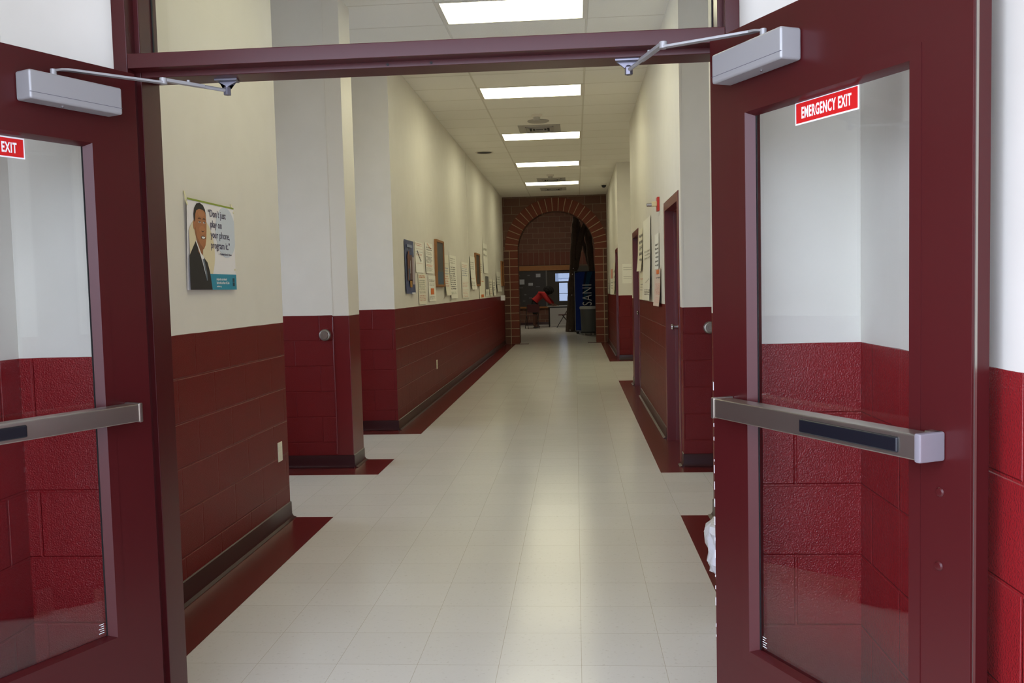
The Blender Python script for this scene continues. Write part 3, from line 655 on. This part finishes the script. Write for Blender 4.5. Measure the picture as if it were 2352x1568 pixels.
pol('tie', mat('tie_grey', (104, 116, 130), .5), [(4.166, 1.566), (4.180, 1.568), (4.19, 1.55), (4.21, 1.50), (4.214, 1.465), (4.205, 1.462), (4.185, 1.52), (4.172, 1.55)], XX+.0016, man)
fd = mat('feature_print', (62, 34, 26), .5)
pol('ear', SK, ell(4.087, 1.725, .009, .022, 16), XX+.0010, man)
pol('jaw_tone', mat('skin_deep_print', (146, 92, 57), .5), [(4.092, 1.70), (4.104, 1.715), (4.116, 1.67), (4.15, 1.635), (4.19, 1.617), (4.176, 1.612), (4.172, 1.585), (4.16, 1.575), (4.122, 1.60), (4.108, 1.66)], XX+.0010, man)
pol('cheek_tone', mat('skin_light_print', (181, 120, 79), .5), ell(4.176, 1.705, .036, .020, 20), XX+.0010, man)
pol('forehead_tone', MATS['skin_light_print'], ell(4.170, 1.782, .036, .014, 20), XX+.0010, man)
for c_ in (4.150, 4.202):
    pol('eye', WHITE_SIGN, ell(c_, 1.741, .0125, .0038, 14), XX+.0013, man); pol('iris', fd, ell(c_+.001, 1.7415, .0055, .0042, 12), XX+.0016, man); pol('eyelid', fd, [(c_-.014, 1.742), (c_-.006, 1.747), (c_+.006, 1.747), (c_+.014, 1.742), (c_+.006, 1.7455), (c_-.006, 1.7455)], XX+.0017, man)
for c_ in (4.150, 4.203): pol('eyebrow', fd, [(c_-.019, 1.755), (c_-.008, 1.7625), (c_+.008, 1.7625), (c_+.018, 1.756), (c_+.007, 1.758), (c_-.008, 1.758)], XX+.0014, man)
pol('nose_shade', fd, [(4.165, 1.702), (4.172, 1.697), (4.183, 1.6955), (4.194, 1.699), (4.198, 1.706), (4.191, 1.701), (4.182, 1.699), (4.172, 1.701)], XX+.0014, man)
pol('mouth', fd, ell(4.184, 1.670, .026, .0085, 20), XX+.0014, man)
pol('smile', WHITE_SIGN, [(4.162, 1.6725), (4.173, 1.674), (4.184, 1.6745), (4.195, 1.674), (4.206, 1.6725), (4.199, 1.667), (4.190, 1.664), (4.178, 1.664), (4.169, 1.667)], XX+.0020, man)
def ptext(t, y, z, size, xs, m, bold=0):
    text_bm(t, size, xs, bold or size*.006, .0004).build('lettering', m, po, M=frame((XX+.001, y-4.025, z-1.418), (0, 1, 0), (0, 0, 1)), smooth=False)
TX = mat('purple_print', (62, 54, 86), .5)
ptext('\u201cDon\u2019t just', 4.252, 1.778, .050, .98, TX); ptext('play on', 4.276, 1.726, .050, .98, TX); ptext('your phone,', 4.274, 1.675, .050, .98, TX); ptext('program it.\u201d', 4.272, 1.623, .050, .98, TX)
ptext('\u2014 President Barack Obama', 4.362, 1.593, .0155, .96, TX)
ptext('Anybody can learn!', 4.322, 1.4655, .018, .94, WHITE_SIGN, .0003); ptext('Start with an Hour of Code', 4.322, 1.4475, .018, .80, WHITE_SIGN, .0003); ptext('csedweek.org', 4.322, 1.432, .012, .9, WHITE_SIGN)
pol('dark_mark', mat('dark_teal', (24, 60, 76), .5), [(4.53, 1.437), (4.556, 1.437), (4.556, 1.456), (4.53, 1.456)], XX+.0006); pol('dark_mark', MATS['dark_teal'], [(4.53, 1.459), (4.556, 1.459), (4.556, 1.478), (4.53, 1.478)], XX+.0006)
tpz = mat('yellow_tape', (222, 216, 176), .4)
for (y0, y1, z0, z1) in ((-.006, .006, PH-.035, PH+.03), (PW-.02, PW-.006, .10, .15), (PW-.008, PW+.003, PH-.03, PH+.02)):
    B().prism([(XX-.0005, y0, z0), (XX-.0005, y1, z0), (.002, y1, z1), (.002, y0, z1)], (.0018, 0, 0)).build('tape', tpz, po, smooth=False)

# ------------------------------------------------------------------ bin behind the right door
bn = empty('waste_bin', (.652, 3.52, 0)); tag(bn, 'white waste bin with a loose plastic liner, mostly hidden behind the right door', 'bin')
B().lathe([(.100, 0), (.106, .01), (.128, .40), (.134, .41), (.128, .41), (.10, .02), (0, .02)], (0, 0, 0), 28).build('bin_body', mat('bin_white', (226, 228, 232), .35), bn)
lw = lambda q, j: .05*math.sin(5*q+j*1.3)+.035*math.sin(11*q+2*j)+.02*math.sin(17*q-j)
B().lathe([(.132, .24), (.142, .262), (.150, .29), (.140, .32), (.146, .35), (.158, .385), (.156, .415), (.140, .437), (.112, .442), (.106, .40), (.09, .30)], (0, 0, 0), 60, 'Z', lw).build('liner', mat('liner_film', (226, 228, 236), .22, bump=(25, .6, .01)), bn)

# ------------------------------------------------------------------ brick arch at the corridor's end
AY0, AY1 = 22.35, 22.85; AC, AZ, AR, AO = -.47, 2.345, .968, 1.295
arch_pts = [(AC+AR*math.cos(a), AZ+AR*math.sin(a)) for a in [math.pi*k/36 for k in range(37)]]
b = B()
bx = [(4.0, -.001), (4.0, 5.0), (-4.0, 5.0), (-4.0, -.001)]
bm = b.bm
for y in (AY0, AY1):
    pass
# wall built as quads between opening and outer rectangle, then pushed back
def quadp(p): b.prism([(x, AY0, z) for x, z in p], (0, AY1-AY0, 0))
quadp([(-4, 0), (AC-AR, 0), (AC-AR, AZ), (-4, AZ)]); quadp([(AC+AR, 0), (4, 0), (4, AZ), (AC+AR, AZ)])
for k in range(36):
    p, q = arch_pts[k], arch_pts[k+1]; quadp([p, (p[0], 5.0), (q[0], 5.0), q])
quadp([(AC+AR, AZ), (4, AZ), (4, 5), (AC+AR, 5)]); quadp([(-4, AZ), (AC-AR, AZ), (AC-AR, 5), (-4, 5)])
aw = struct(b.build('wall_arch', BRICK, smooth=False), 'brown block wall with a round red brick arch at the corridor end')
rg = B(); nb = 23
for k in range(nb):
    a0, a1 = math.pi*(k+.06)/nb, math.pi*(k+.94)/nb
    P = [(AC+r*math.cos(a), AZ+r*math.sin(a)) for r, a in ((AR-.004, a0), (AO, a0), (AO, (a0+a1)/2), (AO, a1), (AR-.004, a1), (AR-.004, (a0+a1)/2))]
    P = [(max(-1.79, min(.79, x)), z) for x, z in P]
    rg.prism([(x, AY0-.022, z) for x, z in P], (0, .12, 0))
rg.build('arch_ring', RED_BLOCK, aw, bevel=.003)
gr = B()
for k in range(36):
    a0, a1 = math.pi*k/36, math.pi*(k+1)/36
    P = [(AC+r*math.cos(a), AZ+r*math.sin(a)) for r, a in ((AR-.002, a0), (AO-.004, a0), (AO-.004, a1), (AR-.002, a1))]
    gr.prism([(max(-1.79, min(.79, x)), AY0-.014, z) for x, z in P], (0, .02, 0))
for s in (-1, 1):
    xi = AC+s*(AR-.002); xo = -1.79 if s < 0 else .79
    gr.box(min(xi, xo), max(xi, xo), AY0-.014, AY0+.006, .0, AZ)
gr.build('grout_bed', GROUT, aw, smooth=False)
pr = B()
for s in (-1, 1):
    xi = AC+s*(AR-.004); xm = xi+s*.205; xo = -1.788 if s < 0 else .788
    for k in range(12):
        z0, z1 = .004+k*.1955, .004+(k+1)*.1955-.016
        pr.box(min(xi, xm), max(xi, xm), AY0-.022, AY0+.2, z0, z1)
pr.build('pier_block', RED_BLOCK, aw, bevel=.003)
pr = B()
for s in (-1, 1):
    xi = AC+s*(AR-.004); xm = xi+s*.205; xo = -1.788 if s < 0 else .788
    for k in range(12):
        z0, z1 = .004+k*.1955, .004+(k+1)*.1955-.016; x2 = xm+s*.016
        pr.box(min(x2, xo), max(x2, xo), AY0-.022, AY0+.1, z0, z1)
pr.build('edge_block', mat('brown_edge_block', (92, 56, 44), .85, bump=(60, .5, .006), vary=.15), aw, bevel=.003)

# ------------------------------------------------------------------ the room beyond the arch
LY = 33.5
WX0, WX1, WZ0, WZ1 = -.78, .9, .885, 1.93     # window bay to the right
wall('wall_lobby_back', 'brown block back wall of the room beyond the arch',
     (-7, 6, LY, LY+.2, 2.2, 5.0), (-7, -1.0, LY, LY+.2, 0, .66), (-7, -4.5, LY, LY+.2, .66, 2.2), (1.6, 6, LY, LY+.2, 0, 2.2), m=BRICK)
wall('wall_lobby_sides', 'side walls of the room beyond the arch', (-7.1, -7, AY1, LY+.2, 0, 5), (6, 6.1, AY1, LY+.2, 0, 5), (-7.0, -4.0, AY1-.2, AY1, 0, 5), (4.0, 6, AY1-.2, AY1, 0, 5), m=BRICK)
sb = struct(B().box(-7, .9, LY-.02, LY+.02, 2.26, 2.74).build('trim_5', SOLDIER, smooth=False), 'upright block course over the oak band')
ob = struct(B().box(-7, .0, LY-.05, LY+.02, 2.05, 2.23).build('trim_6', WOOD, bevel=.004), 'orange oak band across the back wall')
struct(B().box(-4.5, -.98, LY-.08, LY+.1, .64, .70).build('trim_7', WOOD, bevel=.004), 'oak sill under the dark display')
cove('baseboard_lobby', 'dark base of the back wall', ((-7, LY), (-1.0, LY), (0, -1)))
bd = empty('display_board', (-2.6, LY, .70)); tag(bd, 'large dark display panel with pale notices behind the bending person', 'display')
B().box(-1.88, 1.48, -.02, -.001, 0, 1.35).build('panel', mat('dark_panel', (52, 48, 44), .4, vary=.15), bd)
nt_ = mat('notice_grey', (168, 170, 176), .6)
for (x, z, w, h) in ((-2.045, 1.64, .24, .19), (-1.69, 1.545, .17, .10), (-1.40, 1.87, .17, .13), (-1.76, 1.88, .09, .03), (-2.05, 1.42, .13, .02), (-1.42, 1.45, .15, .02), (-1.9, 1.16, .08, .04), (-1.7, 1.03, .12, .03), (-1.95, .92, .09, .03), (-2.12, 1.88, .06, .03)):
    B().box(x+2.6-w/2, x+2.6+w/2, -.026, -.02, z-.70-h/2, z-.70+h/2).build('notice', nt_ if w*h > .012 else mat('notice_dim', (110, 108, 106), .6), bd, smooth=False)
# glazed bay
wb = empty('window_2', (0, LY, 0)); struct(wb, 'dark framed window bay on the right of the back wall')
FRM = mat('window_frame_dark', (60, 55, 48), .5)
b = B()
b.box(-1.14, -1.0, .0, .12, .64, 2.05).box(-1.0, -.76, 0, .12, .66, 2.05).box(-.76, 1.6, 0, .12, 1.93, 2.2).box(-.76, 1.6, 0, .12, .70, .89).box(-.76, -.62, 0, .12, .89, 1.57).box(-.76, 1.6, .0, .12, 1.57, 1.63).box(-.30, -.255, 0, .12, .89, 1.57).box(-.255, 1.6, 0, .12, .89, 1.1).box(.2, 1.6, 0, .12, 1.1, 1.93)
b.box(-.62, -.30, .0, .06, 1.16, 1.18)
b.build('window_frame', FRM, wb)
B().box(-.78, .3, .07, .08, .88, 1.94).build('pane', GLASS_DARK, wb, smooth=False)
B().box(-1.115, -1.06, -.05, -.03, .64, 2.05).build('mullion', mat('mullion_grey', (104, 102, 98), .7), wb)
wall('wall_low', 'pale low wall under the window bay', (-1.0, 1.6, LY, LY+.2, 0, .70), m=mat('pale_low_wall', (180, 178, 176), .6))
# parked car shapes and hedge outside the window
lot = struct(B().box(-6, 8, 35.2, 60, -.15, -.02).build('ground_lot', CONCRETE, smooth=False), 'paved lot outside the far window')

# vending machine
vm = empty('vending_machine', (.41, 26.6, 0)); tag(vm, 'blue drink vending machine with white upright lettering, seen through the arch', 'vending machine')
NAVY = mat('navy_panel', (14, 24, 58), .6, spec=.15); BLUE = mat('blue_panel', (26, 52, 128), .6, spec=.15); TEAL = mat('deep_teal', (16, 62, 92), .6, spec=.15)
B().box(-.43, .47, .03, .85, .06, 1.87).build('cabinet', BLACKP, vm, bevel=.01)
fp_ = B().box(-.43, .47, 0, .035, .10, 1.86).build('front_panel', NAVY, vm, bevel=.006)
B().prism([(-.425, -.002, .11)]+[(-.425+.0, -.002, 1.80)]+[(-.40+.10*math.sin(t*1.2), -.002, 1.80-1.69*t) for t in []]+[(-.30, -.002, 1.84), (-.12, -.002, 1.84), (-.17, -.002, 1.6), (-.20, -.002, 1.25), (-.19, -.002, .9), (-.205, -.002, .5), (-.22, -.002, .11)], (0, .001, 0)).build('blue_wave', BLUE, fp_, smooth=False)
B().prism([(-.06, -.003, 1.84), (.10, -.003, 1.84), (.02, -.003, 1.6), (-.05, -.003, 1.3), (-.09, -.003, 1.0), (-.19, -.003, 1.0), (-.16, -.003, 1.3), (-.10, -.003, 1.6)], (0, .001, 0)).build('teal_wave', TEAL, fp_, smooth=False)
t_ = text_bm('DASANI', .40, .70, -.002, .003, 1.12)
t_.build('lettering', mat('vending_white', (206, 206, 204), .4), fp_, M=frame((.06, -.006, .40), (0, 0, 1), (-1, 0, 0)), smooth=False)
B().box(-.445, -.43, -.01, .03, .10, 1.86).build('edge_strip', VENT, vm)
for x in (-.36, .40): B().lathe([(.03, 0), (.03, .06)], (x, .1, 0), 12).build('foot', DARK, vm)

# grey bin on a wheeled base in front of it
gb = empty('waste_bin', (.345, 25.75, 0)); tag(gb, 'large grey bin on a wheeled dolly in front of the blue vending machine', 'bin')
GB = mat('bin_grey', (92, 94, 92), .5)
B().lathe([(.195, .10), (.20, .11), (.228, .76), (.24, .775), (.24, .80), (.225, .80), (.19, .14), (0, .14)], (0, 0, 0), 30).build('bin_body', GB, gb)
B().lathe([(.242, .755), (.25, .80), (.244, .825), (.215, .835), (.205, .80)], (0, 0, 0), 40, 'Z', lambda q, j: .02*math.sin(9*q+j)).build('liner', mat('liner_clear', (190, 190, 186), .4), gb)
dy = B().lathe([(.22, .07), (.23, .08), (.23, .10), (.19, .105)], (0, 0, 0), 28).build('dolly', DARK, gb)
for q in range(4):
    a = math.pi/4+q*math.pi/2; x, y = .18*math.cos(a), .18*math.sin(a)
    B().lathe([(.034, -.012), (.034, .012)], (x, y, .035), 14, 'X').build('wheel', VENT, dy)

# dark forked timber trunk
TIM = mat('weathered_timber', (88, 72, 58), .8, bump=(14, .8, .03), vary=.3)
tt = empty('timber_sculpture', (-.16, 27.9, 0)); tag(tt, 'tall forked dark timber trunk standing left of the vending machine', 'sculpture')
def log(pts, r, name='limb'):
    P = []; Rr = []
    for i in range(len(pts)-1):
        for k in range(6):
            t = k/6; a, c = Vector(pts[i]), Vector(pts[i+1]); P.append(a.lerp(c, t)+Vector((random.uniform(-.012, .012), random.uniform(-.012, .012), 0))); Rr.append((r[i]*(1-t)+r[i+1]*t)*random.uniform(.93, 1.07))
    P.append(Vector(pts[-1])); Rr.append(r[-1])
    P = [p-Vector((-.16, 27.9, 0)) for p in P]
    return B().tube(P, Rr, 9).build(name, TIM, tt)
log([(-.20, 27.9, 0), (-.15, 27.9, .9), (-.07, 27.9, 1.9), (.0, 27.9, 2.8), (.05, 27.9, 3.58)], [.15, .13, .125, .13, .10], 'trunk')
log([(.02, 27.95, 1.95), (.10, 27.85, 2.5), (.22, 27.8, 3.0), (.38, 27.8, 3.45)], [.07, .10, .10, .08])
log([(.37, 27.85, 3.42), (.45, 27.9, 2.7), (.50, 27.95, 1.9), (.6, 28.0, 0)], [.09, .11, .10, .12])
log([(.10, 28.05, 3.45), (.20, 28.05, 3.05), (.34, 28.05, 2.5), (.46, 28.05, 2.0)], [.06, .07, .06, .06])
log([(.02, 27.9, 3.0), (-.09, 27.85, 3.02)], [.07, .05], 'stub')
log([(-.02, 28.0, 0), (-.02, 28.0, .9), (.0, 28.0, 1.7)], [.09, .075, .06])
for x, z in ((-.06, 1.98), (-.09, 1.8), (-.12, 1.15), (-.2, .06)):
    B().lathe([(.018, 0), (.014, -.012), (0, -.016)], (x+.16, -.14, z), 10, 'Y').build('bolt', CHROME, tt)

# table
tb_ = empty('table', (-.60, 31.75, 0)); tag(tb_, 'light topped table the person in red leans over', 'table')
TOPM = mat('table_top_grey', (168, 164, 154), .4); LEG = mat('table_leg_dark', (60, 58, 58), .4, .5)
B().box(-.42, .75, -.38, .38, .725, .75).build('table_top', TOPM, tb_, bevel=.004)
B().box(-.38, .70, -.34, -.32, .68, .725).build('apron', LEG, tb_); B().box(-.38, .70, .32, .34, .68, .725).build('apron', LEG, tb_)
for x in (-.36, .68):
    for y in (-.33, .33): B().tube([(x, y, .70), (x, y, 0)], .016, 10).build('leg', LEG, tb_)
# folding chairs
SEAT = mat('chair_maroon', (74, 28, 30), .5); CH = mat('chair_frame', (58, 54, 54), .4, .4)
def chair(loc, rz, label):
    o = empty('folding_chair', loc, rz); tag(o, label, 'chair', 'folding chairs by the far table')
    B().box(-.20, .20, -.20, .20, .43, .455).build('seat', SEAT, o, bevel=.01)
    B().box(-.21, .21, .255, .285, .56, .84).build('backrest', SEAT, o, bevel=.012)
    for s in (-1, 1):
        B().tube([(s*.215, -.26, 0), (s*.215, 0, .42), (s*.215, .27, .84)], .012, 10).build('front_leg', CH, o)
        B().tube([(s*.19, .28, 0), (s*.19, -.06, .43)], .012, 10).build('rear_leg', CH, o)
    B().tube([(-.215, -.20, .10), (.215, -.20, .10)], .008, 8).build('stretcher', CH, o)
chair((-1.52, 30.75, 0), math.pi+.2, 'dark folding chair standing behind the person in red'); chair((-.42, 31.05, 0), -math.pi/2, 'dark maroon folding chair to the right, at the table')

# ------------------------------------------------------------------ person bending over the table
def skin(name, nodes, edges, m, parent, sub=2):
    """nodes: name -> (point, radius); the first is the root"""
    ks = list(nodes); me = bpy.data.meshes.new(name)
    me.from_pydata([nodes[k][0] for k in ks], [(ks.index(a), ks.index(c)) for a, c in edges], [])
    o = bpy.data.objects.new(name, me); C.objects.link(o)
    sm = o.modifiers.new('skin', 'SKIN'); sm.use_smooth_shade = True
    for i, k in enumerate(ks):
        r = nodes[k][1]; me.skin_vertices[0].data[i].radius = r if hasattr(r, '__len__') else (r, r)
    me.skin_vertices[0].data[0].use_root = True
    o.modifiers.new('sub', 'SUBSURF').levels = sub; o.modifiers['sub'].render_levels = sub
    dg = bpy.context.evaluated_depsgraph_get(); m2 = bpy.data.meshes.new_from_object(o.evaluated_get(dg))
    bpy.data.objects.remove(o); m2.materials.clear(); m2.materials.append(m)
    for p in m2.polygons: p.use_smooth = True
    o2 = bpy.data.objects.new(name, m2); C.objects.link(o2)
    if parent: o2.parent = parent
    return o2
pe = empty('person', (-1.45, 31.3, 0)); tag(pe, 'person in a red top and dark shorts bending over the far table, arms reaching down', 'person')
SKIN = mat('brown_skin', (104, 66, 50), .55)
nd = {'pelvis': ((.0, 0, .90), .105), 'waist': ((.07, 0, 1.02), .088), 'chest': ((.22, 0, 1.14), .135), 'neckb': ((.36, 0, 1.21), .075), 'neck': ((.43, -.01, 1.235), .055), 'head': ((.52, -.01, 1.26), .09), 'crown': ((.60, -.01, 1.265), .07)}
ed = [('pelvis', 'waist'), ('waist', 'chest'), ('chest', 'neckb'), ('neckb', 'neck'), ('neck', 'head'), ('head', 'crown')]
for s, k in ((-1, 'f'), (1, 'b')):
    nd.update({'hip'+k: ((-.005, s*.085, .79), .07), 'knee'+k: ((.0+.02*s, s*.10, .47), .058), 'calf'+k: ((-.01+.02*s, s*.10, .33), .055), 'ank'+k: ((-.02+.02*s, s*.10, .08), .038), 'toe'+k: ((.13+.02*s, s*.115, .035), .034),
               'sho'+k: ((.32, s*.17, 1.17), .065), 'elb'+k: ((.48+.03*s, s*.19, .97), .044), 'wri'+k: ((.66+.04*s, s*.15, .80), .029), 'palm'+k: ((.71+.04*s, s*.14, .772), (.036, .018))})
    ed += [('pelvis', 'hip'+k), ('hip'+k, 'knee'+k), ('knee'+k, 'calf'+k), ('calf'+k, 'ank'+k), ('ank'+k, 'toe'+k), ('neckb', 'sho'+k), ('sho'+k, 'elb'+k), ('elb'+k, 'wri'+k), ('wri'+k, 'palm'+k)]
    for i in range(4):
        yy = s*.14+(i-1.5)*.019; L = (.065, .075, .072, .058)[i]
        nd.update({'fa%d%s' % (i, k): ((.735+.04*s, yy, .768), .009), 'fb%d%s' % (i, k): ((.735+.04*s+L*.6, yy+(i-1.5)*.003, .766), .008), 'fc%d%s' % (i, k): ((.735+.04*s+L, yy+(i-1.5)*.004, .759), .007)})
        ed += [('palm'+k, 'fa%d%s' % (i, k)), ('fa%d%s' % (i, k), 'fb%d%s' % (i, k)), ('fb%d%s' % (i, k), 'fc%d%s' % (i, k))]
    nd.update({'ta'+k: ((.70+.04*s, s*.14-s*.035, .772), .010), 'tb'+k: ((.735+.04*s, s*.14-s*.055, .764), .008)}); ed += [('palm'+k, 'ta'+k), ('ta'+k, 'tb'+k)]
skin('body', nd, ed, SKIN, pe)
def grow(keys, extra, es, d, name, m):
    q = {k: (nd[k][0], (nd[k][1] if not hasattr(nd[k][1], '__len__') else nd[k][1][0])+d) for k in keys}; q.update(extra)
    return skin(name, q, es, m, pe)
sw = {}
se = [('waist', 'chest'), ('chest', 'neckb')]; ks = ['waist', 'chest', 'neckb']
for k, s in (('f', -1), ('b', 1)):
    ks += ['sho'+k, 'elb'+k]; sw['cuff'+k] = ((.63+.04*s, s*.155, .83), .040); se += [('neckb', 'sho'+k), ('sho'+k, 'elb'+k), ('elb'+k, 'cuff'+k)]
sw['hem'] = ((.0, 0, .945), .165); se.append(('hem', 'waist'))
grow(ks, sw, se, .036, 'red_top', mat('red_knit', (176, 34, 36), .8, bump=(60, .3, .005)))
sh = {'band': ((.05, 0, .99), .15)}; se = [('pelvis', 'band')]; ks = ['pelvis']
for k, s in (('f', -1), ('b', 1)):
    ks += ['hip'+k]; sh['hem'+k] = ((.01+.02*s, s*.10, .45), .082); se += [('pelvis', 'hip'+k), ('hip'+k, 'hem'+k)]
grow(ks, sh, se, .055, 'shorts', mat('black_cloth', (26, 24, 26), .85))
hb_ = B(); bmesh.ops.create_icosphere(hb_.bm, subdivisions=4, radius=.15)
for v in hb_.bm.verts:
    n_ = v.co.normalized(); v.co *= 1+.10*math.sin(9*n_.x+4*n_.z)*math.sin(8*n_.y+3)+random.uniform(-.05, .09)
    v.co.x *= 1.15
hb_.build('hair', mat('black_hair', (20, 17, 17), .9, bump=(60, 1, .02)), pe, M=Matrix.Translation((.50, .0, 1.315)))
fc = B()
fc.lathe([(.012, 0), (.01, -.02), (0, -.026)], (.585, -.01, 1.175), 10)
fc.build('nose', SKIN, pe)
for s in (-1, 1): B().lathe([(.009, 0), (.008, -.004), (0, -.006)], (.60, -.01+s*.032, 1.185), 10).build('eye', BLACKP, pe)
for s in (-1, 1):
    B().box(-.04, .15, -.045, .045, 0, .045).build('shoe', mat('dark_shoe', (60, 40, 38), .6), pe, bevel=.018, M=Matrix.Translation((.0+.02*s, s*.11, .0)))
